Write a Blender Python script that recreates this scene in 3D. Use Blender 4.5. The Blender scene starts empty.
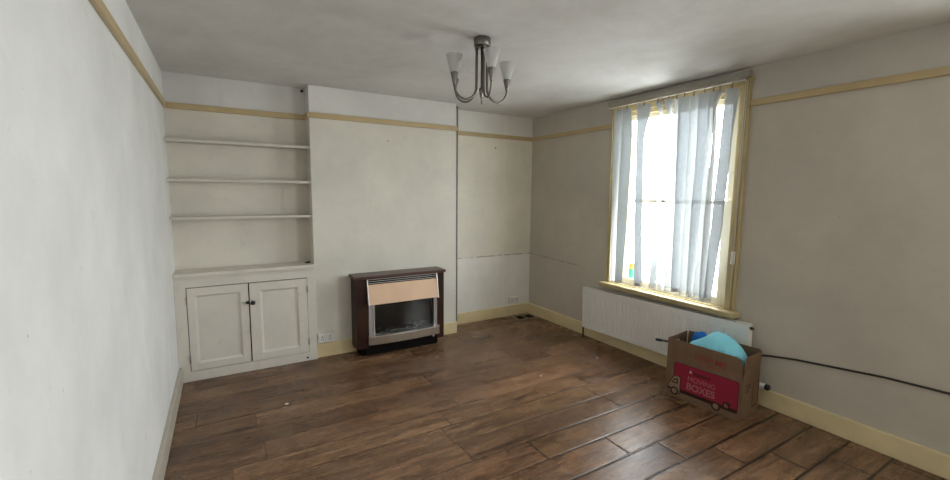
import bpy, bmesh, math, random
from mathutils import Vector, Matrix
random.seed(7)
SC = bpy.context.scene
COL = SC.collection
PI = math.pi

# ------------------------------------------------------------------ helpers
def box(bm, x0, x1, y0, y1, z0, z1, bev=0.0, seg=2):
    vs = [bm.verts.new((x, y, z)) for x in (min(x0, x1), max(x0, x1)) for y in (min(y0, y1), max(y0, y1)) for z in (min(z0, z1), max(z0, z1))]
    fs = [(0, 1, 3, 2), (4, 6, 7, 5), (0, 4, 5, 1), (2, 3, 7, 6), (0, 2, 6, 4), (1, 5, 7, 3)]
    faces = [bm.faces.new([vs[i] for i in f]) for f in fs]
    if bev > 0:
        es = list({e for f in faces for e in f.edges})
        bmesh.ops.bevel(bm, geom=es, offset=bev, segments=seg, affect='EDGES', profile=0.6)

def tube(bm, pts, rad, n=12, caps=True):
    pts = [Vector(p) for p in pts]
    rads = rad if isinstance(rad, (list, tuple)) else [rad] * len(pts)
    rings = []
    prev = None
    for i, p in enumerate(pts):
        t = (pts[min(i + 1, len(pts) - 1)] - pts[max(i - 1, 0)]).normalized()
        if prev is None:
            a = Vector((0, 0, 1)) if abs(t.z) < 0.9 else Vector((1, 0, 0))
            u = t.cross(a).normalized()
        else:
            u = (prev - t * prev.dot(t)).normalized()
        prev = u
        w = t.cross(u)
        rings.append([bm.verts.new(p + (u * math.cos(k * 2 * PI / n) + w * math.sin(k * 2 * PI / n)) * rads[i]) for k in range(n)])
    for a, b in zip(rings, rings[1:]):
        for k in range(n):
            f = bm.faces.new((a[k], a[(k + 1) % n], b[(k + 1) % n], b[k])); f.smooth = True
    if caps:
        bm.faces.new(rings[0][::-1]); bm.faces.new(rings[-1])

def lathe(bm, prof, n=28, c=(0, 0, 0), axis='Z', smooth=True):
    """prof = [(r, h)...] about an axis through c"""
    c = Vector(c)
    def at(r, h, a):
        u, v = r * math.cos(a), r * math.sin(a)
        return c + (Vector((u, v, h)) if axis == 'Z' else Vector((h, u, v)) if axis == 'X' else Vector((v, h, u)))
    rings = []
    for r, h in prof:
        if r < 1e-6: rings.append([bm.verts.new(at(0, h, 0))])
        else: rings.append([bm.verts.new(at(r, h, k * 2 * PI / n)) for k in range(n)])
    for a, b in zip(rings, rings[1:]):
        for k in range(n):
            k2 = (k + 1) % n
            if len(a) == 1 and len(b) == 1: continue
            if len(a) == 1: f = bm.faces.new((a[0], b[k2], b[k]))
            elif len(b) == 1: f = bm.faces.new((a[k], a[k2], b[0]))
            else: f = bm.faces.new((a[k], a[k2], b[k2], b[k]))
            f.smooth = smooth

def prism(bm, outline, axis, a, b):
    """extrude a 2D outline along an axis ('X': outline=(y,z), 'Y': (x,z), 'Z': (x,y))"""
    def P(u, v, w):
        return (w, u, v) if axis == 'X' else (u, w, v) if axis == 'Y' else (u, v, w)
    A = [bm.verts.new(P(u, v, a)) for u, v in outline]
    B = [bm.verts.new(P(u, v, b)) for u, v in outline]
    n = len(A)
    bm.faces.new(A); bm.faces.new(B[::-1])
    for i in range(n):
        bm.faces.new((A[i], B[i], B[(i + 1) % n], A[(i + 1) % n]))

def tag(o, label=None, cat=None, group=None, kind=None):
    if label: o['label'] = label
    if cat: o['category'] = cat
    if group: o['group'] = group
    if kind: o['kind'] = kind
    return o

def obj(name, bm, mat, parent=None, origin=None, fix=True):
    """link a bmesh as one mesh object; origin = world point its coordinates are measured from"""
    if fix: bmesh.ops.recalc_face_normals(bm, faces=bm.faces[:])
    me = bpy.data.meshes.new(name)
    bm.to_mesh(me); bm.free()
    o = bpy.data.objects.new(name, me)
    COL.objects.link(o)
    if mat: me.materials.append(mat)
    if parent: o.parent = parent
    if origin:
        me.transform(Matrix.Translation(-Vector(origin)))
        if not parent: o.location = origin
    return o

def empty(name, loc, label, cat, group=None, rot=(0, 0, 0)):
    o = bpy.data.objects.new(name, None)
    o.empty_display_size = 0.1
    COL.objects.link(o)
    o.location = loc; o.rotation_euler = rot
    return tag(o, label, cat, group)

def copy_tree(o, parent=None):
    c = o.copy(); COL.objects.link(c)
    if parent: c.parent = parent
    for ch in list(o.children): copy_tree(ch, c)
    return c

# ------------------------------------------------------------------ materials
class NT:
    def __init__(s, name):
        s.m = bpy.data.materials.new(name); s.m.use_nodes = True
        s.t = s.m.node_tree; s.t.nodes.clear()
        s.out = s.n('ShaderNodeOutputMaterial')
    def n(s, k, **kw):
        nd = s.t.nodes.new(k)
        for a, v in kw.items(): setattr(nd, a, v)
        return nd
    def l(s, a, b): s.t.links.new(a, b)
    def put(s, sock, v):
        if hasattr(v, 'links') or isinstance(v, bpy.types.NodeSocket): s.l(v, sock)
        else: sock.default_value = v
    def math(s, op, a, b=0.0, c=0.0, clamp=False):
        nd = s.n('ShaderNodeMath', operation=op, use_clamp=clamp)
        for i, v in enumerate((a, b, c)): s.put(nd.inputs[i], v)
        return nd.outputs[0]
    def mix(s, f, a, b, mode='MIX'):
        nd = s.n('ShaderNodeMix', data_type='RGBA', blend_type=mode)
        s.put(nd.inputs[0], f); s.put(nd.inputs[6], col(a)); s.put(nd.inputs[7], col(b))
        return nd.outputs[2]
    def noise(s, vec, scale, detail=4, rough=0.55, dist=0.0):
        nd = s.n('ShaderNodeTexNoise')
        s.put(nd.inputs['Vector'], vec)
        nd.inputs['Scale'].default_value = scale; nd.inputs['Detail'].default_value = detail
        nd.inputs['Roughness'].default_value = rough; nd.inputs['Distortion'].default_value = dist
        return nd.outputs[0]
    def ramp(s, f, stops):
        nd = s.n('ShaderNodeValToRGB')
        s.put(nd.inputs[0], f)
        el = nd.color_ramp.elements
        while len(el) < len(stops): el.new(0.5)
        for e, (p, c) in zip(el, stops): e.position = p; e.color = col(c)
        return nd.outputs[0]
    def mapr(s, f, a, b, c=0.0, d=1.0):
        nd = s.n('ShaderNodeMapRange'); nd.clamp = True
        for i, v in enumerate((f, a, b, c, d)): s.put(nd.inputs[i], v)
        return nd.outputs[0]
    def pos(s): return s.n('ShaderNodeNewGeometry').outputs['Position']
    def objc(s): return s.n('ShaderNodeTexCoord').outputs['Object']
    def xyz(s, v):
        nd = s.n('ShaderNodeSeparateXYZ'); s.l(v, nd.inputs[0]); return nd.outputs
    def comb(s, x, y, z):
        nd = s.n('ShaderNodeCombineXYZ')
        for i, v in enumerate((x, y, z)): s.put(nd.inputs[i], v)
        return nd.outputs[0]
    def bsdf(s, color, rough=0.5, metal=0.0, spec=0.5, bump=None, bstr=0.2, bdist=0.01, **kw):
        b = s.n('ShaderNodeBsdfPrincipled')
        s.put(b.inputs['Base Color'], col(color)); s.put(b.inputs['Roughness'], rough)
        b.inputs['Metallic'].default_value = metal; b.inputs['Specular IOR Level'].default_value = spec
        for k, v in kw.items(): s.put(b.inputs[k], v)
        if bump is not None:
            bp = s.n('ShaderNodeBump'); bp.inputs['Strength'].default_value = bstr; bp.inputs['Distance'].default_value = bdist
            s.l(bump, bp.inputs['Height']); s.l(bp.outputs[0], b.inputs['Normal'])
        s.l(b.outputs[0], s.out.inputs['Surface'])
        return b

def col(c):
    if isinstance(c, (tuple, list)) and len(c) == 3: return (c[0], c[1], c[2], 1.0)
    return c

def paint(name, c, rough=0.5, mott=0.12, scale=3.0, bstr=0.12, dirt=None):
    s = NT(name); p = s.pos()
    n1 = s.noise(p, scale, 5, 0.6); n2 = s.noise(p, scale * 14, 3)
    k = s.mapr(n1, 0.3, 0.7, 1.0 - mott, 1.0 + mott * 0.3)
    cc = s.mix(1.0, c, s.comb(k, k, k), 'MULTIPLY')
    if dirt:
        d = s.mapr(s.noise(p, scale * 2.7, 6, 0.7), 0.56, 0.72)
        cc = s.mix(s.math('MULTIPLY', d, 0.6), cc, dirt)
    s.bsdf(cc, rough, bump=n2, bstr=bstr, bdist=0.004)
    return s.m

def plain(name, c, rough=0.5, metal=0.0, spec=0.5, mott=0.1, scale=20, **kw):
    s = NT(name)
    n = s.noise(s.objc(), scale, 3)
    k = s.mapr(n, 0.3, 0.7, 1 - mott, 1 + mott)
    s.bsdf(s.mix(1.0, c, s.comb(k, k, k), 'MULTIPLY'), rough, metal, spec, **kw)
    return s.m

def wall_mat(name, low, high, split=2.24, seam=None):
    """cream paint up to the picture rail, whiter paint above it; trowelled plaster"""
    s = NT(name); p = s.pos(); x, y, z = s.xyz(p)
    n1 = s.noise(p, 1.6, 6, 0.62); n2 = s.noise(p, 9, 5, 0.6); n3 = s.noise(p, 60, 3)
    f = s.mapr(z, split - 0.004, split + 0.004)
    c = s.mix(f, low, high)
    k = s.mapr(n1, 0.32, 0.68, 0.88, 1.05)
    c = s.mix(1.0, c, s.comb(k, k, k), 'MULTIPLY')
    d = s.mapr(n2, 0.62, 0.74, 0, 0.35)
    c = s.mix(d, c, tuple(v * 0.78 for v in low))
    sp = s.mapr(s.noise(p, 34, 2, 0.5), 0.74, 0.80, 0, 0.55)
    c = s.mix(sp, c, tuple(v * 0.5 for v in low))
    if seam:
        wob = s.math('MULTIPLY', s.math('SUBTRACT', s.noise(p, 14, 3), 0.5), 0.02)
        zl = s.math('ADD', z, wob)
        if seam == 'side': zl = s.math('SUBTRACT', zl, s.math('MULTIPLY', y, 0.034))
        line = s.math('SUBTRACT', 1.0, s.mapr(s.math('ABSOLUTE', s.math('SUBTRACT', zl, 0.792)), 0.002, 0.007))
        brk = s.mapr(s.noise(p, 11, 4, 0.7), 0.40, 0.52, 0.12, 0.85)
        line = s.math('MULTIPLY', line, brk)
        if seam == 'side': line = s.math('MULTIPLY', line, s.mapr(y, -0.92, -0.80))
        c = s.mix(line, c, (0.24, 0.20, 0.15))
    if seam == 'back':
        st = s.math('SUBTRACT', 1.0, s.mapr(s.math('ABSOLUTE', s.math('ADD', x, 0.42)), 0.010, 0.035))
        c = s.mix(s.math('MULTIPLY', st, 0.35), c, (0.84, 0.82, 0.76))
    h = s.math('ADD', s.math('MULTIPLY', n2, 1.2), s.math('MULTIPLY', n3, 0.25))
    s.bsdf(c, 0.62, spec=0.25, bump=h, bstr=0.35, bdist=0.006)
    return s.m

def floor_mat():
    s = NT('rustic_plank_laminate'); p = s.pos(); x, y, z = s.xyz(p)
    W, L = 0.205, 1.28
    v = s.math('DIVIDE', s.math('ADD', y, 2.56), W); row = s.math('FLOOR', v); fv = s.math('SUBTRACT', v, row)
    wn = s.n('ShaderNodeTexWhiteNoise', noise_dimensions='1D'); s.l(s.math('ADD', row, 31.7), wn.inputs['W'])
    lin = s.math('ADD', s.math('MULTIPLY', row, -0.255), -1.62)
    isn = s.math('LESS_THAN', row, -0.5)
    off = s.math('ADD', s.math('MULTIPLY', isn, lin), s.math('MULTIPLY', s.math('SUBTRACT', 1.0, isn), s.math('MULTIPLY', wn.outputs[0], L)))
    u = s.math('DIVIDE', s.math('SUBTRACT', x, off), L); cl = s.math('FLOOR', u); fu = s.math('SUBTRACT', u, cl)
    pid = s.math('ADD', s.math('MULTIPLY', row, 7.13), s.math('MULTIPLY', cl, 3.77))
    w2 = s.n('ShaderNodeTexWhiteNoise', noise_dimensions='1D'); s.l(pid, w2.inputs['W'])
    pv = w2.outputs[0]
    g = s.comb(s.math('ADD', s.math('MULTIPLY', x, 1.5), s.math('MULTIPLY', pv, 40)), s.math('MULTIPLY', y, 11.0), pid)
    grain = s.noise(g, 1.6, 8, 0.66, 0.6)
    g2 = s.comb(s.math('MULTIPLY', x, 5.0), s.math('MULTIPLY', y, 60.0), pid)
    fine = s.noise(g2, 2.0, 5, 0.6)
    spk = s.noise(s.comb(s.math('MULTIPLY', x, 9.0), s.math('MULTIPLY', y, 20.0), pid), 3.0, 6, 0.75)
    kn = s.noise(s.comb(s.math('MULTIPLY', x, 3.2), s.math('MULTIPLY', y, 7.0), pid), 1.3, 4, 0.7, 1.0)
    t = s.math('ADD', s.math('MULTIPLY', grain, 0.75), s.math('MULTIPLY', fine, 0.25))
    c = s.ramp(t, [(0.30, (0.038, 0.018, 0.009)), (0.43, (0.105, 0.054, 0.027)), (0.55, (0.20, 0.108, 0.056)), (0.70, (0.31, 0.18, 0.10))])
    c = s.mix(s.mapr(kn, 0.60, 0.76, 0, 0.7), c, (0.040, 0.021, 0.012))
    c = s.mix(s.mapr(spk, 0.56, 0.70, 0, 0.75), c, (0.045, 0.022, 0.012))
    c = s.mix(s.mapr(spk, 0.44, 0.30, 0, 0.7), c, (0.36, 0.24, 0.14))
    k = s.mapr(pv, 0, 1, 0.74, 1.26)
    c = s.mix(1.0, c, s.comb(k, s.math('MULTIPLY', k, s.mapr(w2.outputs[1], 0, 1, 0.95, 1.04)), k), 'MULTIPLY')
    wear = s.mapr(s.noise(p, 2.3, 6, 0.7), 0.50, 0.72, 0, 0.30)
    c = s.mix(wear, c, (0.33, 0.215, 0.135))
    ev = s.math('MINIMUM', fv, s.math('SUBTRACT', 1.0, fv)); eu = s.math('MULTIPLY', s.math('MINIMUM', fu, s.math('SUBTRACT', 1.0, fu)), L / W)
    e = s.math('MINIMUM', ev, eu)
    worn = s.math('MULTIPLY', s.mapr(x, -2.6, -1.5), s.mapr(y, -1.6, -2.5))
    gap = s.mapr(e, 0.012, s.math('ADD', s.mapr(s.noise(p, 1.4, 2), 0.4, 0.65, 0.018, 0.030), s.math('MULTIPLY', worn, 0.030)), 1.0, 0.0)
    c = s.mix(s.math('MULTIPLY', gap, s.math('ADD', 0.45, s.math('MULTIPLY', worn, 0.52))), c, (0.012, 0.008, 0.006))
    h = s.math('SUBTRACT', s.math('ADD', s.math('MULTIPLY', t, 0.35), s.math('MULTIPLY', s.mapr(e, 0.0, 0.07), 0.5)), gap)
    r = s.math('ADD', s.mapr(grain, 0.3, 0.7, 0.30, 0.20), s.mapr(s.noise(p, 3.0, 3), 0.4, 0.7, 0.0, 0.12))
    s.bsdf(c, r, spec=0.4, bump=h, bstr=0.35, bdist=0.004)
    return s.m

def wood_mat(name, a, b, axis=0, rough=0.35, spec=0.4):
    s = NT(name); x, y, z = s.xyz(s.objc())
    m = [14, 14, 14]; m[axis] = 1.5
    v = s.comb(s.math('MULTIPLY', x, m[0]), s.math('MULTIPLY', y, m[1]), s.math('MULTIPLY', z, m[2]))
    n = s.noise(v, 3, 6, 0.6, 0.4)
    s.bsdf(s.ramp(n, [(0.3, a), (0.7, b)]), rough, spec=spec)
    return s.m

M = {}
M['wall'] = wall_mat('cream_wall_paint', (0.72, 0.695, 0.62), (0.73, 0.72, 0.70))
M['wall_back'] = wall_mat('recess_wall_paint', (0.83, 0.80, 0.70), (0.80, 0.79, 0.76), seam='back')
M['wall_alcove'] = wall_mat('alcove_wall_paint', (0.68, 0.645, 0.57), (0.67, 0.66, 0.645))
M['wall_left'] = wall_mat('white_wall_paint', (0.78, 0.78, 0.765), (0.78, 0.78, 0.765))
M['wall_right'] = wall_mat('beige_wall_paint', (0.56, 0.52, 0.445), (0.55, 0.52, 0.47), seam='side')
M['lining'] = wall_mat('white_lining_paint', (0.86, 0.845, 0.79), (0.86, 0.845, 0.79), seam='back')
def ceil_mat():
    s = NT('patchy_ceiling_paint'); p = s.pos()
    n1 = s.noise(p, 1.1, 7, 0.68, 0.3); n2 = s.noise(p, 4.5, 5, 0.6); n3 = s.noise(p, 50, 2)
    c = s.ramp(n1, [(0.30, (0.55, 0.54, 0.52)), (0.52, (0.66, 0.655, 0.645)), (0.70, (0.73, 0.73, 0.72))])
    c = s.mix(s.mapr(n2, 0.58, 0.72, 0, 0.3), c, (0.60, 0.585, 0.55))
    h = s.math('ADD', s.math('MULTIPLY', n2, 1.5), s.math('MULTIPLY', n3, 0.3))
    s.bsdf(c, 0.7, spec=0.2, bump=h, bstr=0.35, bdist=0.008)
    return s.m
M['ceiling'] = ceil_mat()
M['floor'] = floor_mat()
M['rail'] = paint('tan_rail_paint', (0.52, 0.40, 0.215), 0.4, 0.12, 4)
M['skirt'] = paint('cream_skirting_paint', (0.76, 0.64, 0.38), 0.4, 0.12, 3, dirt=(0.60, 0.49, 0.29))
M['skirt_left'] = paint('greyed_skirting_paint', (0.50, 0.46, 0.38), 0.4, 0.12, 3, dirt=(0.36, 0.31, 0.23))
M['shelf'] = paint('offwhite_shelf_paint', (0.60, 0.57, 0.51), 0.45, 0.06, 5)
M['cupboard'] = paint('offwhite_gloss_paint', (0.68, 0.645, 0.575), 0.38, 0.07, 4, dirt=(0.55, 0.51, 0.43))
M['winwood'] = paint('cream_window_paint', (0.52, 0.425, 0.225), 0.38, 0.14, 5, dirt=(0.37, 0.285, 0.14))
M['sash'] = paint('pale_sash_paint', (0.74, 0.70, 0.56), 0.38, 0.06, 5)
M['rad'] = paint('white_radiator_enamel', (0.80, 0.79, 0.755), 0.3, 0.04, 3, bstr=0.02)
M['pelmet'] = paint('grey_board_paint', (0.40, 0.375, 0.325), 0.6, 0.1, 5)
M['white_plastic'] = plain('white_plastic', (0.72, 0.71, 0.67), 0.35, mott=0.03)
M['track'] = plain('dull_cream_track', (0.34, 0.31, 0.25), 0.45)
M['black_plastic'] = plain('black_plastic', (0.012, 0.012, 0.013), 0.35, mott=0.2)
M['dark_hole'] = plain('dark_recess', (0.008, 0.007, 0.006), 0.9, spec=0.04, mott=0.2)
M['nickel'] = plain('brushed_nickel', (0.20, 0.185, 0.165), 0.36, 1.0, mott=0.1)
M['silver'] = plain('brushed_silver_trim', (0.62, 0.60, 0.58), 0.34, 1.0, mott=0.06)
M['bronze'] = plain('bronze_panel', (0.50, 0.345, 0.235), 0.5, 0.6, mott=0.06, scale=5)
M['taupe'] = plain('taupe_metal_bar', (0.30, 0.24, 0.19), 0.42, 0.6, mott=0.06)
M['mahogany'] = wood_mat('dark_mahogany_veneer', (0.015, 0.0045, 0.002), (0.044, 0.0135, 0.006), 2, 0.42, 0.25)
M['mahogany_top'] = wood_mat('mahogany_top_veneer', (0.050, 0.021, 0.016), (0.105, 0.046, 0.035), 0, 0.3)
M['cheek'] = plain('grey_metal_cheek', (0.36, 0.33, 0.325), 0.45, 0.5, mott=0.06)
M['coal'] = plain('charcoal', (0.020, 0.019, 0.018), 0.8, mott=0.6, scale=30)
M['steel_pipe'] = plain('grey_painted_pipe', (0.30, 0.285, 0.25), 0.5, mott=0.2)
M['brown_cable'] = plain('brown_cable', (0.022, 0.016, 0.012), 0.5)
M['navy'] = plain('navy_plastic', (0.010, 0.016, 0.040), 0.35)
M['cardboard'] = plain('brown_cardboard', (0.195, 0.124, 0.078), 0.8, spec=0.15, mott=0.12, scale=12)
M['cardboard_in'] = plain('brown_cardboard_inside', (0.26, 0.185, 0.13), 0.8, spec=0.15, mott=0.12, scale=12)
M['pink_print'] = plain('magenta_print', (0.30, 0.022, 0.050), 0.65, spec=0.2, mott=0.06)
M['pink_text'] = plain('pale_pink_print', (0.40, 0.15, 0.15), 0.65, spec=0.2, mott=0.05)
M['red_text'] = plain('dull_red_print', (0.30, 0.045, 0.034), 0.65, spec=0.2, mott=0.1)
M['dark_print'] = plain('dark_brown_print', (0.035, 0.015, 0.012), 0.65, spec=0.2, mott=0.1)
M['card_print'] = plain('bare_card_print', (0.29, 0.20, 0.135), 0.75, spec=0.15, mott=0.08)
M['brass_grille'] = plain('brown_vent_metal', (0.33, 0.265, 0.19), 0.5, 0.0)
M['paper'] = plain('white_paper', (0.75, 0.73, 0.68), 0.8)
M['orange'] = plain('orange_plastic', (0.85, 0.33, 0.06), 0.4)
M['green'] = plain('green_plastic', (0.05, 0.42, 0.22), 0.4)
def cloth(name, c, rough=0.65, bstr=0.25):
    s = NT(name); o = s.objc()
    n = s.noise(o, 14, 4, 0.6); w = s.noise(o, 260, 2)
    k = s.mapr(n, 0.3, 0.7, 0.92, 1.05)
    s.bsdf(s.mix(1.0, c, s.comb(k, k, k), 'MULTIPLY'), rough, spec=0.25, bump=s.math('ADD', n, s.math('MULTIPLY', w, 0.3)), bstr=bstr, bdist=0.01)
    return s.m
M['aqua'] = cloth('pale_aqua_satin', (0.29, 0.80, 1.0), 0.5)
M['blue'] = cloth('bright_blue_cloth', (0.025, 0.23, 0.80), 0.5)
def vane_mat(name='sheer_white_vane_fabric', kt=1.0):
    s = NT(name); p = s.pos()
    n = s.noise(p, 30, 3)
    k = s.mapr(n, 0.3, 0.7, 0.93, 1.03)
    c = s.mix(1.0, (0.76, 0.775, 0.77), s.comb(k, k, k), 'MULTIPLY')
    d = s.n('ShaderNodeBsdfDiffuse'); s.l(c, d.inputs[0])
    t = s.n('ShaderNodeBsdfTranslucent'); s.l(s.mix(1.0, VANE_C, s.comb(k, k, k), 'MULTIPLY'), t.inputs[0])
    tr = s.n('ShaderNodeBsdfTransparent'); tr.inputs[0].default_value = (0.90, 0.95, 1.0, 1)
    m1 = s.n('ShaderNodeMixShader'); m1.inputs[0].default_value = VANE_TL * kt; s.l(d.outputs[0], m1.inputs[1]); s.l(t.outputs[0], m1.inputs[2])
    m2 = s.n('ShaderNodeMixShader'); m2.inputs[0].default_value = VANE_TR * kt; s.l(m1.outputs[0], m2.inputs[1]); s.l(tr.outputs[0], m2.inputs[2])
    s.l(m2.outputs[0], s.out.inputs['Surface'])
    return s.m
VANE_TL, VANE_TR, VANE_C = 0.45, 0.018, (0.066, 0.079, 0.087)
M['vane'] = vane_mat(); M['vane_edge_shade'] = vane_mat('shaded_vane_edge', 0.55)  # vane edges pass less light, standing in for the shade between vanes
def glass_mat(name, c=(0.96, 0.98, 0.98)):
    s = NT(name)
    tr = s.n('ShaderNodeBsdfTransparent'); tr.inputs[0].default_value = col(c)
    g = s.n('ShaderNodeBsdfGlossy'); g.inputs['Roughness'].default_value = 0.02
    lw = s.n('ShaderNodeLayerWeight'); lw.inputs[0].default_value = 0.5
    fac = s.math('ADD', 0.04, s.math('MULTIPLY', 0.9, s.math('POWER', lw.outputs['Facing'], 5.0)))
    m = s.n('ShaderNodeMixShader'); s.l(fac, m.inputs[0]); s.l(tr.outputs[0], m.inputs[1]); s.l(g.outputs[0], m.inputs[2])
    s.l(m.outputs[0], s.out.inputs['Surface'])
    return s.m
M['glass'] = glass_mat('window_glass')
M['tinted_glass'] = glass_mat('tinted_window_glass', (0.93, 0.95, 0.955))  # pane tint added to tone down the daylight seen through it
M['fire_glass'] = glass_mat('fire_glass', (0.55, 0.55, 0.55))
def shade_mat():
    s = NT('frosted_glass_shade')
    d = s.n('ShaderNodeBsdfDiffuse'); d.inputs[0].default_value = (0.84, 0.84, 0.82, 1)
    t = s.n('ShaderNodeBsdfTranslucent'); t.inputs[0].default_value = (0.86, 0.86, 0.84, 1)
    g = s.n('ShaderNodeBsdfGlossy'); g.inputs['Roughness'].default_value = 0.25
    m1 = s.n('ShaderNodeMixShader'); m1.inputs[0].default_value = 0.5; s.l(d.outputs[0], m1.inputs[1]); s.l(t.outputs[0], m1.inputs[2])
    m2 = s.n('ShaderNodeMixShader'); m2.inputs[0].default_value = 0.07; s.l(m1.outputs[0], m2.inputs[1]); s.l(g.outputs[0], m2.inputs[2])
    tr = s.n('ShaderNodeBsdfTransparent'); tr.inputs[0].default_value = (0.95, 0.95, 0.95, 1)
    m3 = s.n('ShaderNodeMixShader'); m3.inputs[0].default_value = 0.40; s.l(m2.outputs[0], m3.inputs[1]); s.l(tr.outputs[0], m3.inputs[2])
    s.l(m3.outputs[0], s.out.inputs['Surface'])
    return s.m
M['shade'] = shade_mat()

# ------------------------------------------------------------------ room
WX, LX, RX = -3.783, -2.716, -1.227      # left wall, chimney breast left and right
CY, AY, REAR, H = -0.265, -0.086, -5.9, 2.5
HR0, HR1, SK = 2.215, 2.262, 0.133
OY0, OY1, OZ0, OZ1 = -1.355, -2.53, 0.665, 2.345   # window opening
QY0, QY1 = -4.10, -5.60                              # opening of the added window behind the viewpoint, there for its daylight

def struct(name, bm, m, label):
    return tag(obj(name, bm, m), label, 'trim' if name.startswith(('trim', 'baseboard')) else name.split('_')[0], kind='structure')

bm = bmesh.new(); box(bm, WX - 0.2, 0.35, REAR - 0.2, 0.2, -0.1, 0)
struct('floor', bm, M['floor'], 'dark brown rustic plank floor of the empty room')
bm = bmesh.new(); box(bm, WX - 0.2, 0.35, REAR - 0.2, 0.2, H, H + 0.12)
struct('ceiling', bm, M['ceiling'], 'patchy off white painted ceiling')
bm = bmesh.new(); box(bm, WX - 0.2, WX, REAR - 0.2, 0.2, 0, H)
struct('wall_left', bm, M['wall_left'], 'plain white wall left of the alcove shelves')
bm = bmesh.new(); box(bm, LX, 0.35, 0, 0.2, 0, H)
struct('wall_back', bm, M['wall_back'], 'cream back wall of the recess right of the chimney breast')
bm = bmesh.new(); box(bm, WX, LX, AY, 0.2, 0, H)
struct('wall_alcove', bm, M['wall_alcove'], 'cream back wall of the alcove behind the three shelves')
bm = bmesh.new(); box(bm, LX, RX, CY, 0, 0, H, 0.006)
struct('wall_chimney', bm, M['wall'], 'wide cream chimney breast behind the gas fire')
bm = bmesh.new()
box(bm, WX, 0, REAR - 0.2, REAR, 0, H)
struct('wall_rear', bm, M['wall'], 'plain cream wall behind the camera')
bm = bmesh.new()
box(bm, 0, 0.26, OY0, 0.0, 0, H); box(bm, 0, 0.26, QY0, OY1, 0, H); box(bm, 0, 0.26, REAR, QY1, 0, H)
box(bm, 0, 0.26, QY1, QY0, 0, OZ0); box(bm, 0, 0.26, QY1, QY0, OZ1, H)
box(bm, 0, 0.26, OY1, OY0, 0, OZ0); box(bm, 0, 0.26, OY1, OY0, OZ1, H)
struct('wall_right', bm, M['wall_right'], 'beige wall around the tall window')

# lining paper on the lower part of the recess, torn along its top edge
bm = bmesh.new()
n = 40; top = []
for i in range(n + 1):
    x = RX + 0.006 + (0 - RX - 0.006) * i / n
    top.append((x, 0.788 + random.uniform(-0.006, 0.006) + 0.004 * math.sin(i * 0.6)))
prism(bm, [(RX + 0.006, SK)] + [(0, SK)] + top[::-1], 'Y', -0.006, 0)
struct('wall_lining', bm, M['lining'], 'lower white lining panel of the recess with a torn top edge')
bm = bmesh.new()
N = 30
for i in range(N):
    y0, y1 = -0.006 - 0.90 * i / N, -0.006 - 0.90 * (i + 1) / N
    t0, t1 = 0.006 * (1 - i / N), 0.006 * (1 - (i + 1) / N)
    z0 = 0.790 - 0.030 * i / N + 0.005 * math.sin(i * 1.9); z1 = 0.790 - 0.030 * (i + 1) / N + 0.005 * math.sin((i + 1) * 1.9)
    a = [bm.verts.new(p) for p in ((-t0, y0, SK), (-t0, y0, z0), (0, y0, z0 + 0.004), (-t1, y1, SK), (-t1, y1, z1), (0, y1, z1 + 0.004))]
    bm.faces.new((a[0], a[3], a[4], a[1])); bm.faces.new((a[1], a[4], a[5], a[2]))
struct('wall_lining_side', bm, M['wall_right'], 'torn paper edge on the beige wall next to the recess corner')

# picture rails
RD = 0.022
def rail(name, x0, x1, y0, y1, label):
    bm = bmesh.new(); box(bm, x0, x1, y0, y1, HR0, HR1, 0.006); struct(name, bm, M['rail'], label)
rail('trim_1', WX, WX + RD, REAR, AY, 'tan picture rail along the left wall')
rail('trim_2', WX + RD, LX, AY - RD, AY, 'tan picture rail across the shelf alcove')
rail('trim_3', LX - RD, LX, CY - RD, AY - RD, 'short return of the picture rail on the chimney breast side')
rail('trim_4', LX, RX + 0.012, CY - RD, CY, 'tan picture rail across the chimney breast')
rail('trim_5', RX, 0, -RD, 0, 'tan picture rail across the right recess')
rail('trim_6', -RD, 0, -1.31, -RD, 'tan picture rail between the corner and the window')
rail('trim_7', -RD, 0, -4.03, -2.60, 'tan picture rail right of the window')
# skirting boards
def skirt(name, x0, x1, y0, y1, label, m='skirt', h=SK):
    bm = bmesh.new(); box(bm, x0, x1, y0, y1, 0.0, h, 0.005); struct(name, bm, M[m], label)
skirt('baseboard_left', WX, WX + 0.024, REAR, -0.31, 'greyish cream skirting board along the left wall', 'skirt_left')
skirt('baseboard_chimney', LX, RX + 0.004, CY - 0.018, CY, 'cream skirting board at the foot of the chimney breast')
skirt('baseboard_back', RX + 0.03, 0, -0.022, 0, 'cream skirting board in the right recess')
skirt('baseboard_right', -0.022, 0, REAR, -0.022, 'cream skirting board below the radiator')

# ------------------------------------------------------------------ window
win = tag(empty('window_1', (0, -1.955, 0.665), 'tall cream painted sash window above the white radiator', 'window'), kind='structure')
WO = (0, -1.955, 0.665)
bm = bmesh.new()
for (ya, yb) in ((-1.31, OY0), (-2.605, OY1)):
    lo, hi = min(ya, yb), max(ya, yb)
    box(bm, -0.022, 0, lo, hi, OZ0, 2.425, 0.004)
    outer = ya
    sgn = 1 if yb > ya else -1
    for a0, a1, d in ((0.0, 0.016, 0.034), (0.026, 0.034, 0.030), (0.038, 0.045, 0.028)):
        box(bm, -d, -0.018, outer + sgn * a0, outer + sgn * a1, OZ0, 2.425, 0.005)
box(bm, -0.022, 0, OY1, OY0, OZ1, 2.425, 0.004)
box(bm, -0.032, -0.018, OY1 - 0.1, OY0 + 0.1, 2.395, 2.425, 0.005)
obj('architrave', bm, M['winwood'], win, WO)
bm = bmesh.new()
box(bm, 0.0, 0.26, OY0 - 0.012, OY0, OZ0, OZ1); box(bm, 0.0, 0.26, OY1, OY1 + 0.012, OZ0, OZ1)
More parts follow.
